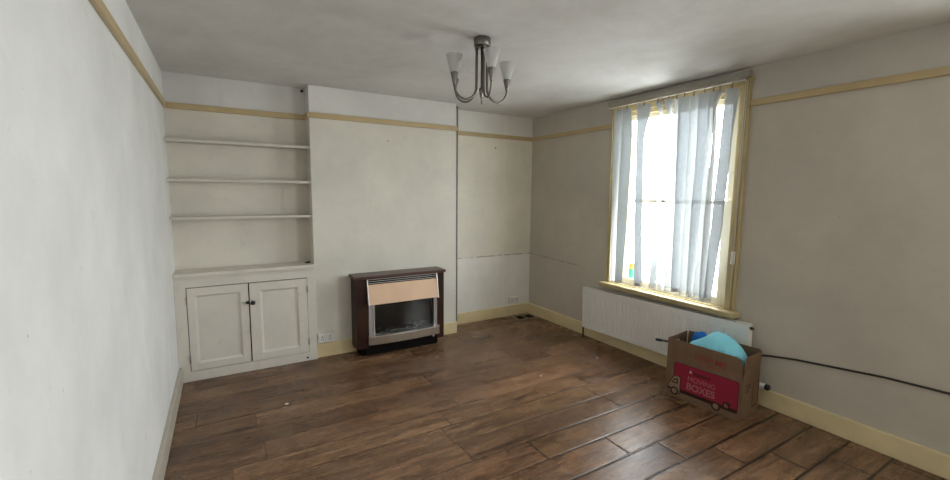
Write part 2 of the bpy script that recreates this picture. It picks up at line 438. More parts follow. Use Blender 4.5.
box(bm, 0.0, 0.26, OY1, OY0, OZ1 - 0.012, OZ1)
for y0 in (OY0 - 0.022, OY1 + 0.012): box(bm, 0.012, 0.028, y0, y0 + 0.010, OZ0, OZ1 - 0.01, 0.003)
box(bm, 0.012, 0.028, OY1 + 0.01, OY0 - 0.01, OZ1 - 0.035, OZ1 - 0.01, 0.004)
obj('lining', bm, M['winwood'], win, WO)
bm = bmesh.new()
box(bm, -0.105, 0.0, -1.285, -2.645, 0.618, 0.662, 0.012, 3)
box(bm, -0.03, 0.02, OY1, OY0, 0.64, 0.668)
obj('sill', bm, M['winwood'], win, WO)
bm = bmesh.new(); box(bm, 0.14, 0.34, OY1 - 0.02, OY0 + 0.02, 0.60, 0.655, 0.006)
obj('outer_sill', bm, M['sash'], win, WO)
def sash(name, x0, x1, z0, z1, br, tr):
    bm = bmesh.new()
    ya, yb = OY0 - 0.012, OY1 + 0.012
    box(bm, x0, x1, ya - 0.022, ya, z0, z1, 0.003); box(bm, x0, x1, yb, yb + 0.088, z0, z1, 0.003)
    box(bm, x0, x1, yb + 0.088, ya - 0.022, z0, z0 + br, 0.003); box(bm, x0, x1, yb + 0.088, ya - 0.022, z1 - tr, z1, 0.003)
    s_ = obj(name, bm, M['sash'], win, WO)
    bm = bmesh.new(); xm = (x0 + x1) / 2
    box(bm, xm - 0.002, xm + 0.002, yb + 0.086, ya - 0.02, z0 + br - 0.002, z1 - tr + 0.002)
    obj('pane', bm, M['tinted_glass'], s_, WO)
    return s_
sash('lower_sash', 0.030, 0.068, OZ0, 1.515, 0.065, 0.032)
sash('upper_sash', 0.074, 0.112, 1.485, OZ1 - 0.012, 0.030, 0.055)

# unseen window added to brighten the room, without a blind
win2 = tag(empty('added_window', (0, -4.85, 0.665), 'added cream sash window in the right wall, unseen behind the viewpoint, to brighten the room', 'window'), kind='structure')
WO2 = (0, -4.85, 0.665)
bm = bmesh.new()
box(bm, -0.03, 0, QY0, QY0 + 0.12, OZ0, 2.42, 0.005); box(bm, -0.03, 0, QY1 - 0.12, QY1, OZ0, 2.42, 0.005); box(bm, -0.03, 0, QY1, QY0, OZ1, 2.42, 0.005)
obj('architrave', bm, M['winwood'], win2, WO2)
bm = bmesh.new(); box(bm, -0.105, 0.0, QY0 + 0.14, QY1 - 0.14, 0.618, 0.662, 0.012, 3); obj('sill', bm, M['winwood'], win2, WO2)
for nm, xa, za, zb_ in (('lower_sash', 0.03, OZ0, 1.515), ('upper_sash', 0.074, 1.485, OZ1)):
    bm = bmesh.new()
    box(bm, xa, xa + 0.038, QY0 - 0.045, QY0, za, zb_, 0.003); box(bm, xa, xa + 0.038, QY1, QY1 + 0.045, za, zb_, 0.003)
    box(bm, xa, xa + 0.038, QY1 + 0.045, QY0 - 0.045, za, za + 0.04, 0.003); box(bm, xa, xa + 0.038, QY1 + 0.045, QY0 - 0.045, zb_ - 0.04, zb_, 0.003)
    s2 = obj(nm, bm, M['sash'], win2, WO2)
    bm = bmesh.new(); box(bm, xa + 0.017, xa + 0.021, QY1 + 0.04, QY0 - 0.04, za + 0.035, zb_ - 0.035); obj('pane', bm, M['glass'], s2, WO2)

# pelmet board and head above the blind
bm = bmesh.new()
box(bm, -0.050, 0, -1.262, -2.60, 2.430, 2.474, 0.003)
tag(obj('pelmet_board', bm, M['pelmet'], origin=(0, -1.93, 2.43)), 'long grey board on the wall between ceiling and blind track', 'board')

# ------------------------------------------------------------------ vertical blind
VA = [
 [(-0.071,-1.376,2.378,-0.059,-1.464,2.365),(-0.071,-1.374,2.091,-0.059,-1.462,2.083),(-0.089,-1.409,1.305,-0.041,-1.436,1.306),(-0.093,-1.421,0.69,-0.037,-1.436,0.687)],
 [(-0.083,-1.472,2.38,-0.071,-1.579,2.364),(-0.083,-1.477,2.08,-0.071,-1.596,2.069),(-0.083,-1.472,1.309,-0.071,-1.583,1.315),(-0.083,-1.483,0.68,-0.071,-1.559,0.693)],
 [(-0.076,-1.639,2.39,-0.064,-1.790,2.374),(-0.076,-1.652,2.063,-0.054,-1.717,2.058),(-0.074,-1.672,1.32,-0.056,-1.741,1.324),(-0.071,-1.696,0.69,-0.059,-1.782,0.705)],
 [(-0.078,-1.83,2.383,-0.052,-1.892,2.375),(-0.1,-1.905,2.249,-0.03,-1.884,2.259),(-0.1,-1.919,2.034,-0.03,-1.882,2.043),(-0.1,-1.923,1.335,-0.03,-1.913,1.333),(-0.082,-1.87,0.706,-0.048,-1.924,0.713)],
 [(-0.088,-1.932,2.381,-0.066,-1.998,2.371),(-0.112,-1.992,2.235,-0.042,-1.981,2.243),(-0.112,-1.996,2.026,-0.042,-1.97,2.033),(-0.112,-2.011,1.341,-0.042,-2.001,1.339),(-0.107,-1.982,0.722,-0.047,-2.0,0.719)],
 [(-0.092,-2.026,2.372,-0.038,-2.053,2.373),(-0.099,-2.044,2.022,-0.031,-2.049,2.026),(-0.1,-2.051,1.343,-0.03,-2.051,1.341),(-0.091,-2.036,0.713,-0.039,-2.069,0.714)],
 [(-0.083,-2.061,2.374,-0.071,-2.156,2.358),(-0.083,-2.07,2.02,-0.071,-2.162,2.012),(-0.098,-2.097,1.346,-0.056,-2.143,1.347),(-0.091,-2.1,0.718,-0.063,-2.161,0.727)],
 [(-0.081,-2.162,2.372,-0.049,-2.22,2.365),(-0.089,-2.179,2.009,-0.041,-2.218,2.008),(-0.091,-2.175,1.35,-0.039,-2.209,1.351),(-0.093,-2.183,0.709,-0.037,-2.21,0.708)],
 [(-0.083,-2.236,2.373,-0.071,-2.324,2.358),(-0.084,-2.249,2.002,-0.07,-2.324,1.996),(-0.099,-2.247,1.354,-0.055,-2.293,1.356),(-0.109,-2.257,0.709,-0.045,-2.275,0.706)],
 [(-0.079,-2.32,2.373,-0.051,-2.383,2.364),(-0.1,-2.334,2.223,-0.03,-2.341,2.229),(-0.1,-2.339,1.992,-0.03,-2.329,1.998),(-0.1,-2.325,1.359,-0.03,-2.32,1.357),(-0.097,-2.308,0.702,-0.033,-2.325,0.698)],
 [(-0.106,-2.391,2.363,-0.048,-2.419,2.365),(-0.112,-2.379,2.253,-0.042,-2.373,2.261),(-0.112,-2.39,1.986,-0.042,-2.381,1.992),(-0.109,-2.367,1.362,-0.045,-2.387,1.361),(-0.106,-2.365,0.699,-0.048,-2.394,0.699)],
 [(-0.071,-2.447,2.372,-0.059,-2.544,2.354),(-0.071,-2.433,1.985,-0.059,-2.514,1.977),(-0.071,-2.406,1.363,-0.059,-2.49,1.368),(-0.092,-2.395,0.696,-0.038,-2.43,0.697)],
]
BO = (-0.075, -1.95, 2.41)
blind = empty('vertical_blind', BO, 'sheer white vertical blind with twisted vanes hanging in the window', 'blind')
bm = bmesh.new(); box(bm, -0.096, -0.058, -1.315, -2.60, 2.398, 2.424, 0.005)
obj('head_rail', bm, M['track'], blind, BO)
for i, rows in enumerate(VA):
    if 5 <= i <= 9: rows = [(*q[:4], q[4] - (0.008 if k != 0 else 0.004), q[5]) for k, q in enumerate(rows)]
    bm = bmesh.new()
    vs = []
    prevr = None
    for a, b in zip(rows, rows[1:]):
        m = 8
        for k in range(m + (1 if b == rows[-1] else 0)):
            t = k / m; ts = t * t * (3 - 2 * t)
            q = [a[j] + (b[j] - a[j]) * (t if j in (2, 5) else ts * 0.5 + t * 0.5) for j in range(6)]
            A = Vector(q[:3]); B = Vector(q[3:])
            z = (A.z + B.z) / 2
            cur = []
            nrm = Vector((-(B.y - A.y), B.x - A.x, 0)); nrm = nrm.normalized() if nrm.length > 1e-5 else Vector((1, 0, 0))
            for w in (0, 0.07, 0.3, 0.5, 0.7, 0.93, 1):
                P = A.lerp(B, w) + nrm * (0.004 * math.sin(w * PI) * (1 if i % 2 else -1))
                cur.append(bm.verts.new(P))
            if prevr:
                for j in range(6):
                    f = bm.faces.new((prevr[j], prevr[j + 1], cur[j + 1], cur[j])); f.smooth = True; f.material_index = 1 if j in (0, 5) else 0
            prevr = cur
    v = obj('vane', bm, M['vane'], blind, BO, fix=False); v.data.materials.append(M['vane_edge_shade'])
    t = rows[0]; cx, cy = (t[0] + t[3]) / 2, (t[1] + t[4]) / 2
    bm = bmesh.new(); box(bm, -0.079, -0.071, cy - 0.006, cy + 0.006, 2.362, 2.398, 0.002)
    obj('carrier_hook', bm, M['taupe'], v, BO)
    t = rows[-1]; zb = (t[2] + t[5]) / 2
    bm = bmesh.new()
    A, B = Vector(t[:3]), Vector(t[3:])
    prism_pts = []
    for s_ in (-0.0025, 0.0025):
        d = (B - A).normalized(); nn = Vector((-d.y, d.x, 0)).normalized() * s_
        prism_pts.append([A.lerp(B, 0.05) + nn, B.lerp(A, 0.05) + nn])
    a, b = prism_pts
    q = [bm.verts.new((p.x, p.y, zb + dz)) for p in (a[0], a[1], b[1], b[0]) for dz in (0.0, 0.030)]
    for f in ((0, 2, 3, 1), (2, 4, 5, 3), (4, 6, 7, 5), (6, 0, 1, 7), (0, 6, 4, 2), (1, 3, 5, 7)): bm.faces.new([q[k] for k in f])
    obj('bottom_weight', bm, M['white_plastic'], v, BO)
# spacer chain sagging between the vane weights, its loose tail on the radiator
bm = bmesh.new()
for a, b in zip(VA, VA[1:]):
    A, B = a[-1], b[-1]
    p = Vector((-0.066, (A[1] + A[4]) / 2, A[2] + 0.006)); q = Vector((-0.066, (B[1] + B[4]) / 2, B[2] + 0.006))
    tube(bm, [p.lerp(q, t) + Vector((0, 0, -0.055 * t * (1 - t))) for t in [k / 8 for k in range(9)]], 0.0016, 6)
obj('spacer_chain', bm, M['white_plastic'], blind, BO)
bm = bmesh.new()
tube(bm, [(-0.045, -2.578, 2.40), (-0.05, -2.578, 1.7), (-0.05, -2.581, 1.13)], 0.0022, 6)
tube(bm, [(-0.045, -2.592, 2.40), (-0.05, -2.588, 1.7), (-0.05, -2.584, 1.13)], 0.0022, 6)
tube(bm, [(-0.05, -2.582, 1.03), (-0.05, -2.580, 0.80), (-0.05, -2.575, 0.68)], 0.0018, 6)
cd = obj('pull_cord', bm, M['white_plastic'], blind, BO)
bm = bmesh.new(); box(bm, -0.062, -0.040, -2.595, -2.570, 1.03, 1.13, 0.007, 3)
obj('cord_weight', bm, M['white_plastic'], cd, BO)

# ------------------------------------------------------------------ bottle outside on the ledge
bt = empty('bottle', (0.19, -1.455, 0.655), 'small orange and green bottle on the outside ledge behind the blind', 'bottle')
bm = bmesh.new(); lathe(bm, [(0, 0), (0.028, 0), (0.030, 0.01), (0.030, 0.130), (0.022, 0.146), (0, 0.146)], 20); obj('body', bm, M['green'], bt)
bm = bmesh.new(); lathe(bm, [(0, 0.146), (0.026, 0.146), (0.028, 0.150), (0.027, 0.192), (0.020, 0.200), (0, 0.200)], 20); obj('cap', bm, M['orange'], bt)

# ------------------------------------------------------------------ radiator
RO = (0, -1.93, 0.0)
rad = empty('radiator', RO, 'long white fluted panel radiator under the window sill', 'radiator', rot=(-0.0240, 0, 0))
ra0, ra1, rz0, rz1 = -0.835, 0.85, 0.140, 0.582
bm = bmesh.new()
prof = []
y = ra0 + 0.05
pitch = 0.0333
prof.append((ra0, -0.098)); prof.append((ra0 + 0.035, -0.098))
while y < ra1 - 0.06:
    prof += [(y, -0.0965), (y + 0.008, -0.1005), (y + 0.018, -0.1005), (y + 0.026, -0.0965)]
    y += pitch
prof += [(ra1 - 0.03, -0.098), (ra1, -0.098)]
zt0, zt1 = rz0 + 0.035, rz1 - 0.062
lv = [bm.verts.new((x, yy, zt0)) for yy, x in prof]; hv = [bm.verts.new((x, yy, zt1)) for yy, x in prof]
for k in range(len(prof) - 1): bm.faces.new((lv[k], lv[k + 1], hv[k + 1], hv[k]))
box(bm, -0.099, -0.086, ra0, ra1, rz1 - 0.064, rz1 - 0.004, 0.003)
box(bm, -0.099, -0.086, ra0, ra1, rz0, rz0 + 0.037, 0.003)
box(bm, -0.0955, -0.086, ra0, ra1, rz0 + 0.01, rz1 - 0.01)
obj('front_panel', bm, M['rad'], rad)
bm = bmesh.new(); box(bm, -0.050, -0.038, ra0, ra1, rz0, rz1 - 0.004, 0.004)
obj('rear_panel', bm, M['rad'], rad)
for s_ in (ra0, ra1):
    bm = bmesh.new(); box(bm, -0.100, -0.036, s_ - 0.004, s_ + 0.004, rz0 + 0.01, rz1 - 0.002, 0.002); obj('side_panel', bm, M['rad'], rad)
bm = bmesh.new()
box(bm, -0.101, -0.094, ra0, ra1, rz1 - 0.008, rz1 + 0.002, 0.002); box(bm, -0.044, -0.036, ra0, ra1, rz1 - 0.008, rz1 + 0.002, 0.002)
for k in range(70):
    yy = ra0 + 0.012 + k * (ra1 - ra0 - 0.024) / 69
    box(bm, -0.095, -0.043, yy - 0.007, yy + 0.007, rz1 - 0.006, rz1 - 0.001)
obj('top_grille', bm, M['rad'], rad)
bm = bmesh.new(); lathe(bm, [(0, -0.0), (0.012, 0.0), (0.012, -0.012), (0.009, -0.022), (0, -0.024)], 16, (-0.068, ra0 - 0.004, rz1 - 0.028), 'Y'); obj('bleed_plug', bm, M['black_plastic'], rad)
bm = bmesh.new()
tube(bm, [(-0.068, ra1 - 0.004, rz0 + 0.03), (-0.068, ra1 + 0.012, rz0 + 0.03), (-0.068, ra1 + 0.018, rz0 + 0.02), (-0.068, ra1 + 0.018, -0.02)], 0.0075, 10)
obj('supply_pipe', bm, M['brown_cable'], rad)
bm = bmesh.new()
lathe(bm, [(0, 0.02), (0.014, 0.02), (0.019, 0.0), (0.021, -0.03), (0.021, -0.075), (0.017, -0.085), (0, -0.085)], 20, (-0.068, ra0 - 0.045, rz0 + 0.010), 'Y')
vv = obj('valve', bm, M['white_plastic'], rad)
bm = bmesh.new(); lathe(bm, [(0, 0.0), (0.0225, 0.0), (0.0225, -0.018), (0.015, -0.028), (0, -0.028)], 20, (-0.068, ra0 - 0.128, rz0 + 0.010), 'Y'); obj('valve_cap', bm, M['black_plastic'], vv)
bm = bmesh.new(); tube(bm, [(-0.068, ra0 - 0.03, rz0 + 0.0), (-0.068, ra0 - 0.03, -0.135)], 0.0075, 10); obj('return_pipe', bm, M['steel_pipe'], rad)
for yy in (-0.55, 0.55):
    bm = bmesh.new(); box(bm, -0.037, -0.003, yy - 0.015, yy + 0.015, rz0 + 0.05, rz1 - 0.08); obj('bracket', bm, M['rad'], rad)

# scraps of broken chain lying on the radiator
rt = lambda y: 0.583 - 0.0240 * (y + 1.93)
def scrap(y0, y1, label, seed):
    random.seed(seed)
    bm = bmesh.new()
    pts = [(-0.074 + random.uniform(-0.014, 0.014), y0 + (y1 - y0) * k / 6, rt(y0 + (y1 - y0) * k / 6) + 0.0035 + 0.006 * (k % 2)) for k in range(7)]
    tube(bm, pts, 0.0032, 6)
    tag(obj('blind_chain', bm, M['paper'], origin=pts[3]), label, 'chain', 'loose blind chain on the radiator')
scrap(-1.66, -1.76, 'scrap of white blind chain on the radiator top near its left end', 3)
scrap(-2.20, -2.29, 'scrap of white blind chain on the radiator top near its right end', 5)

# ------------------------------------------------------------------ alcove shelves
sh = None
for z, lab in ((1.968, 'topmost off white alcove shelf, just below the picture rail'), (1.656, 'middle off white alcove shelf of the three'), (1.350, 'lowest off white alcove shelf, above the cupboard')):
    if sh is None:
        bm = bmesh.new(); box(bm, WX + 0.001 + 3.25, LX - 0.001 + 3.25, -0.080, 0.080, -0.024, 0, 0.005)
        sh = obj('shelf', bm, M['shelf'])
        o = sh
    else: o = copy_tree(sh)
    o.location = (-3.25, -0.166, z)
    tag(o, lab, 'shelf', 'alcove shelves')

# ------------------------------------------------------------------ built-in cupboard
KO = (-3.25, -0.30, 0)
cup = empty('cupboard', KO, 'off white built in cupboard with two panelled doors below the shelves', 'cupboard')
FY = -0.303
bm = bmesh.new()
xl, xr = WX + 0.001, LX + 0.0005
box(bm, xl, -3.705, FY, FY + 0.022, 0, 0.866, 0.0015); box(bm, -2.787, xr, FY, FY + 0.022, 0, 0.866, 0.0015)
box(bm, -3.705, -2.787, FY, FY + 0.022, 0.782, 0.866, 0.0015); box(bm, -3.705, -2.787, FY, FY + 0.022, 0, 0.082, 0.0015)
box(bm, xr - 0.012, xr, FY + 0.02, -0.266, 0, 0.866)
obj('carcass', bm, M['cupboard'], cup, KO)
bm = bmesh.new(); box(bm, xl, LX - 0.002, AY - 0.012, AY - 0.002, 0.0, 0.86); box(bm, xl, LX - 0.002, FY + 0.03, AY - 0.012, 0.07, 0.08)
obj('interior', bm, M['dark_hole'], cup, KO)
bm = bmesh.new(); box(bm, xl, LX - 0.001, -0.328, AY - 0.001, 0.868, 0.902, 0.008, 3)
box(bm, xl, LX - 0.001, -0.312, -0.30, 0.850, 0.868, 0.004)
obj('top_board', bm, M['cupboard'], cup, KO)
def door(x0, x1, z0, z1, px0, px1, pz0, pz1, fy, hx):
    bm = bmesh.new(); t = 0.022
    box(bm, x0, px0, fy, fy + t, z0, z1, 0.002); box(bm, px1, x1, fy, fy + t, z0, z1, 0.002)
    box(bm, px0, px1, fy, fy + t, pz1, z1, 0.002); box(bm, px0, px1, fy, fy + t, z0, pz0, 0.002)
    d = obj('door', bm, M['cupboard'], cup, KO)
    bm = bmesh.new(); box(bm, px0 - 0.003, px1 + 0.003, fy + 0.014, fy + 0.020, pz0 - 0.003, pz1 + 0.003)
    # quirk moulding round the panel
    w = 0.016
    for a in range(4):
        if a == 0: q = [(px0, pz0), (px1, pz0), (px1 - w, pz0 + w), (px0 + w, pz0 + w)]
        if a == 1: q = [(px1, pz0), (px1, pz1), (px1 - w, pz1 - w), (px1 - w, pz0 + w)]
        if a == 2: q = [(px1, pz1), (px0, pz1), (px0 + w, pz1 - w), (px1 - w, pz1 - w)]
        if a == 3: q = [(px0, pz1), (px0, pz0), (px0 + w, pz0 + w), (px0 + w, pz1 - w)]
        ys = (fy + 0.001, fy + 0.001, fy + 0.0135, fy + 0.0135)
        bm.faces.new([bm.verts.new((u, yy, v)) for (u, v), yy in zip(q, ys)])
    obj('panel', bm, M['cupboard'], d, KO)
    for hz in (z0 + 0.10, z1 - 0.10):
        bm = bmesh.new(); tube(bm, [(hx, fy - 0.003, hz - 0.03), (hx, fy - 0.003, hz + 0.03)], 0.0045, 10)
        obj('hinge', bm, M['taupe'], d, KO)
    return d
d1 = door(-3.700, -3.262, 0.087, 0.776, -3.650, -3.322, 0.145, 0.712, FY - 0.001, -3.702)
d2 = door(-3.254, -2.791, 0.087, 0.776, -3.172, -2.866, 0.150, 0.706, FY - 0.010, -2.789)
bm = bmesh.new()
lathe(bm, [(0, 0.0), (0.008, 0.0), (0.008, -0.012), (0.017, -0.018), (0.020, -0.028), (0.015, -0.037), (0, -0.040)], 20, (-3.232, FY - 0.010, 0.612), 'Y')
obj('knob', bm, M['black_plastic'], d2, KO)
bm = bmesh.new(); box(bm, -3.285, -3.258, FY - 0.014, FY - 0.001, 0.602, 0.622, 0.002); obj('latch', bm, M['black_plastic'], d1, KO)
bm = bmesh.new(); lathe(bm, [(0, -0.0015), (0.009, -0.0015), (0.010, 0.0), (0, 0.0)], 14, (-2.803, FY, 0.030), 'Y'); obj('keyhole', bm, M['dark_hole'], cup, KO)
# debris on the cupboard top
bm = bmesh.new(); bmesh.ops.create_icosphere(bm, subdivisions=2, radius=0.016)
for v in bm.verts: v.co = Vector((v.co.x * 1.5, v.co.y, max(v.co.z * 0.6, -0.007) + 0.007)) * (1 + 0.3 * math.sin(v.co.x * 300))
tag(obj('plaster_crumb', bm, M['brown_cable'], origin=(0, 0, 0)), 'small dark crumb at the right end of the cupboard top', 'debris').location = (-2.758, -0.215, 0.902)

# ------------------------------------------------------------------ gas fire
GO = (-1.932, -0.38, 0)
fire = empty('gas_fire', GO, 'gas fire with dark wooden surround and bronze canopy on the chimney breast', 'fireplace')
gx0, gx1, gy, gz = -2.388, -1.478, -0.465, 0.775
ix0, ix1 = -2.275, -1.555
bm = bmesh.new()
box(bm, gx0, ix0, gy, CY - 0.018, 0.075, gz - 0.028, 0.003); box(bm, ix1, gx1, gy, CY - 0.018, 0.055, gz - 0.028, 0.003)
box(bm, ix0, ix1, gy + 0.02, CY - 0.018, gz - 0.075, gz - 0.028)
box(bm, gx0 + 0.01, gx1 - 0.01, CY - 0.04, CY - 0.018, 0.05, gz - 0.028)
sur = obj('surround', bm, M['mahogany'], fire, GO)
bm = bmesh.new(); box(bm, gx0 - 0.014, gx1 + 0.014, gy - 0.018, CY - 0.001, gz - 0.028, gz, 0.005)
obj('mantel_top', bm, M['mahogany_top'], fire, GO)
bm = bmesh.new(); box(bm, -2.34, -1.54, -0.44, CY - 0.02, 0, 0.13, 0.003); box(bm, -2.305, -1.56, -0.462, -0.435, 0.0, 0.115, 0.004)
obj('plinth', bm, M['dark_hole'], fire, GO)
# firebox: five sided dark box open to the room
bm = bmesh.new()
box(bm, ix0, ix1, -0.315, -0.305, 0.12, 0.70); box(bm, ix0, ix0 + 0.01, -0.455, -0.305, 0.12, 0.70); box(bm, ix1 - 0.01, ix1, -0.455, -0.305, 0.12, 0.70)
box(bm, ix0, ix1, -0.455, -0.305, 0.12, 0.15); box(bm, ix0, ix1, -0.455, -0.305, 0.69, 0.70)
obj('firebox', bm, M['dark_hole'], fire, GO)
bm = bmesh.new(); random.seed(4)
for k in range(34):
    c = Vector((random.uniform(-2.16, -1.66), random.uniform(-0.42, -0.34), 0.165 + random.uniform(0, 0.05)))
    r = random.uniform(0.022, 0.040)
    t = bmesh.ops.create_icosphere(bm, subdivisions=1, radius=r)
    for v in t['verts']: v.co = c + v.co * random.uniform(0.75, 1.15)
tag(obj('coals', bm, M['coal'], fire, GO), kind='stuff')
# grey side cheeks and bright uprights
for xa, xb, xu in ((ix0 + 0.002, ix0 + 0.045, ix0 + 0.052), (ix1 - 0.030, ix1 - 0.002, ix1 - 0.036)):
    bm = bmesh.new(); box(bm, xa, xb, gy - 0.004, gy + 0.01, 0.19, 0.55, 0.003); obj('side_cheek', bm, M['cheek'], fire, GO)
    bm = bmesh.new(); box(bm, xu - 0.007, xu + 0.007, gy - 0.010, gy + 0.01, 0.19, 0.55, 0.003); obj('upright_trim', bm, M['silver'], fire, GO)
bm = bmesh.new(); box(bm, ix0 + 0.06, ix1 - 0.045, gy + 0.004, gy + 0.007, 0.19, 0.55); obj('glass_front', bm, M['fire_glass'], fire, GO)
# tilted bronze canopy with end caps
cz0, cz1 = 0.505, 0.690
cx0, cx1 = ix0 - 0.004, ix1 - 0.012
bm = bmesh.new()
prism(bm, [(gy - 0.006, cz1), (gy - 0.052, cz0), (gy - 0.044, cz0 - 0.004), (gy + 0.004, cz1 - 0.02), (gy + 0.004, cz1)], 'X', cx0, cx1)
can = obj('canopy', bm, M['bronze'], fire, GO)
for xa in (cx0 - 0.006, cx1):
    bm = bmesh.new(); prism(bm, [(gy - 0.008, gz - 0.034), (gy - 0.056, cz0 - 0.006), (gy - 0.010, cz0 - 0.004), (gy + 0.006, gz - 0.034)], 'X', xa, xa + 0.007)
    obj('end_cap', bm, M['silver'], can, GO)
bm = bmesh.new(); box(bm, cx0, cx1, gy + 0.006, gy + 0.012, cz1, gz - 0.03); obj('vent_recess', bm, M['dark_hole'], fire, GO)
for k in range(3):
    bm = bmesh.new(); zz = cz1 + 0.010 + k * 0.0185; box(bm, cx0, cx1, gy - 0.006, gy + 0.004, zz, zz + 0.0042, 0.001); obj('vent_slat', bm, M['silver'], fire, GO)
# bowed bar along the bottom
def bowbar(name, z0, z1, yo, m, bow=0.022):
    bm = bmesh.new(); a = []; n = 24
    for k in range(n + 1):
        t = k / n; x = -2.283 + t * (-1.545 + 2.283)
        a.append((x, gy - yo - bow * (1 - (2 * t - 1) ** 2)))
    prism(bm, a + [(-1.545, gy + 0.01), (-2.283, gy + 0.01)], 'Z', z0, z1)
    return obj(name, bm, m, fire, GO)
bowbar('bottom_bar', 0.112, 0.186, 0.032, M['taupe'])
bowbar('bar_trim', 0.186, 0.200, 0.037, M['silver'])
bm = bmesh.new(); lathe(bm, [(0, 0), (0.012, 0), (0.012, -0.022), (0, -0.022)], 16, (-1.60, -0.455, 0.092), 'Y'); obj('control_knob', bm, M['silver'], fire, GO)

# ------------------------------------------------------------------ sockets
def socket_outlet(loc, label, w=0.147):
    e = empty('socket_outlet', loc, label, 'socket', 'wall sockets')
    bm = bmesh.new(); box(bm, -w / 2, w / 2, -0.032, 0, 0, 0.088, 0.004, 3); f = obj('faceplate', bm, M['white_plastic'], e)
    for sx in (-0.036, 0.036):
        bm = bmesh.new(); box(bm, sx - 0.004, sx + 0.004, -0.0328, -0.0318, 0.045, 0.060); box(bm, sx - 0.014, sx - 0.006, -0.0328, -0.0318, 0.024, 0.031); box(bm, sx + 0.006, sx + 0.014, -0.0328, -0.0318, 0.024, 0.031)
        obj('pin_slot', bm, M['dark_hole'], e)
        bm = bmesh.new(); box(bm, sx - 0.007 + 0.02, sx + 0.007 + 0.02, -0.0352, -0.031, 0.058, 0.076, 0.0015); obj('rocker_switch', bm, M['white_plastic'], e)
    return e
socket_outlet((-2.632, CY, 0.146), 'white double socket between the cupboard and the gas fire')
socket_outlet((-0.262, -0.006, 0.160), 'white double socket above the skirting in the right recess')

# ------------------------------------------------------------------ floor vent in the corner
VO = (-0.185, -0.155, 0)
fv = empty('floor_vent', VO, 'small brown floor vent in the corner of the right recess', 'vent')
bm = bmesh.new()
for b in ((-0.155, 0.155, -0.095, -0.068), (-0.155, 0.155, 0.068, 0.095), (-0.155, -0.125, -0.07, 0.07), (0.125, 0.155, -0.07, 0.07), (-0.010, 0.010, -0.07, 0.07)):
    box(bm, b[0], b[1], b[2], b[3], 0.0, 0.007, 0.002)
obj('frame', bm, M['brass_grille'], fv)
bm = bmesh.new(); box(bm, -0.13, 0.13, -0.072, 0.072, 0.0, 0.002); obj('opening', bm, M['dark_hole'], fv)
for sx in (-0.0675, 0.0675):
    for k in range(4):
        bm = bmesh.new(); yy = -0.045 + k * 0.03; box(bm, sx - 0.058, sx + 0.058, yy - 0.003, yy + 0.003, 0.002, 0.005); obj('slat', bm, M['dark_hole'], fv)

# ------------------------------------------------------------------ pipe on the chimney corner, cable on the right wall
bm = bmesh.new()
tube(bm, [(RX + 0.008, CY + 0.004, 0.02), (RX + 0.006, CY - 0.002, 0.8), (RX + 0.006, CY - 0.002, 2.462)], 0.0085, 10)
tube(bm, [(RX + 0.006, CY - 0.002, 2.455), (RX + 0.006, CY - 0.002, 2.470)], 0.014, 10)
pp = tag(obj('pipe', bm, M['steel_pipe'], origin=(RX + 0.008, CY, 0.02)), 'thin grey pipe running up the right corner of the chimney breast', 'pipe')
bm = bmesh.new()
tube(bm, [(-0.012, -2.79, 0.368), (-0.010, -2.86, 0.388), (-0.009, -3.03, 0.418), (-0.009, -3.5, 0.47), (-0.009, -4.2, 0.50), (-0.009, -5.80, 0.50)], 0.007, 8)
tag(obj('cable', bm, M['brown_cable'], origin=(-0.01, -3.5, 0.4)), 'dark brown cable along the right wall behind the cardboard box', 'cable')
# hooks and nails
def nail(loc, label, axis=Vector((0, -1, 0)), r=0.008, l=0.02):
    bm = bmesh.new(); a = Vector((0, 0, 0)); tube(bm, [a, a + axis * l], r * 0.5, 8); tube(bm, [a + axis * l, a + axis * (l + 0.004)], r, 10)
    o = obj('picture_hook', bm, M['brown_cable']); o.location = loc; tag(o, label, 'hook', 'hooks in the walls')
nail((-2.745, AY, 2.47), 'dark hook at the top right corner of the shelf alcove', r=0.014)
nail((-1.99, CY, 2.06), 'small hook on the chimney breast below the picture rail', r=0.006, l=0.008)
nail((-0.564, 0, 2.10), 'small hook in the right recess below the picture rail', r=0.007, l=0.012)

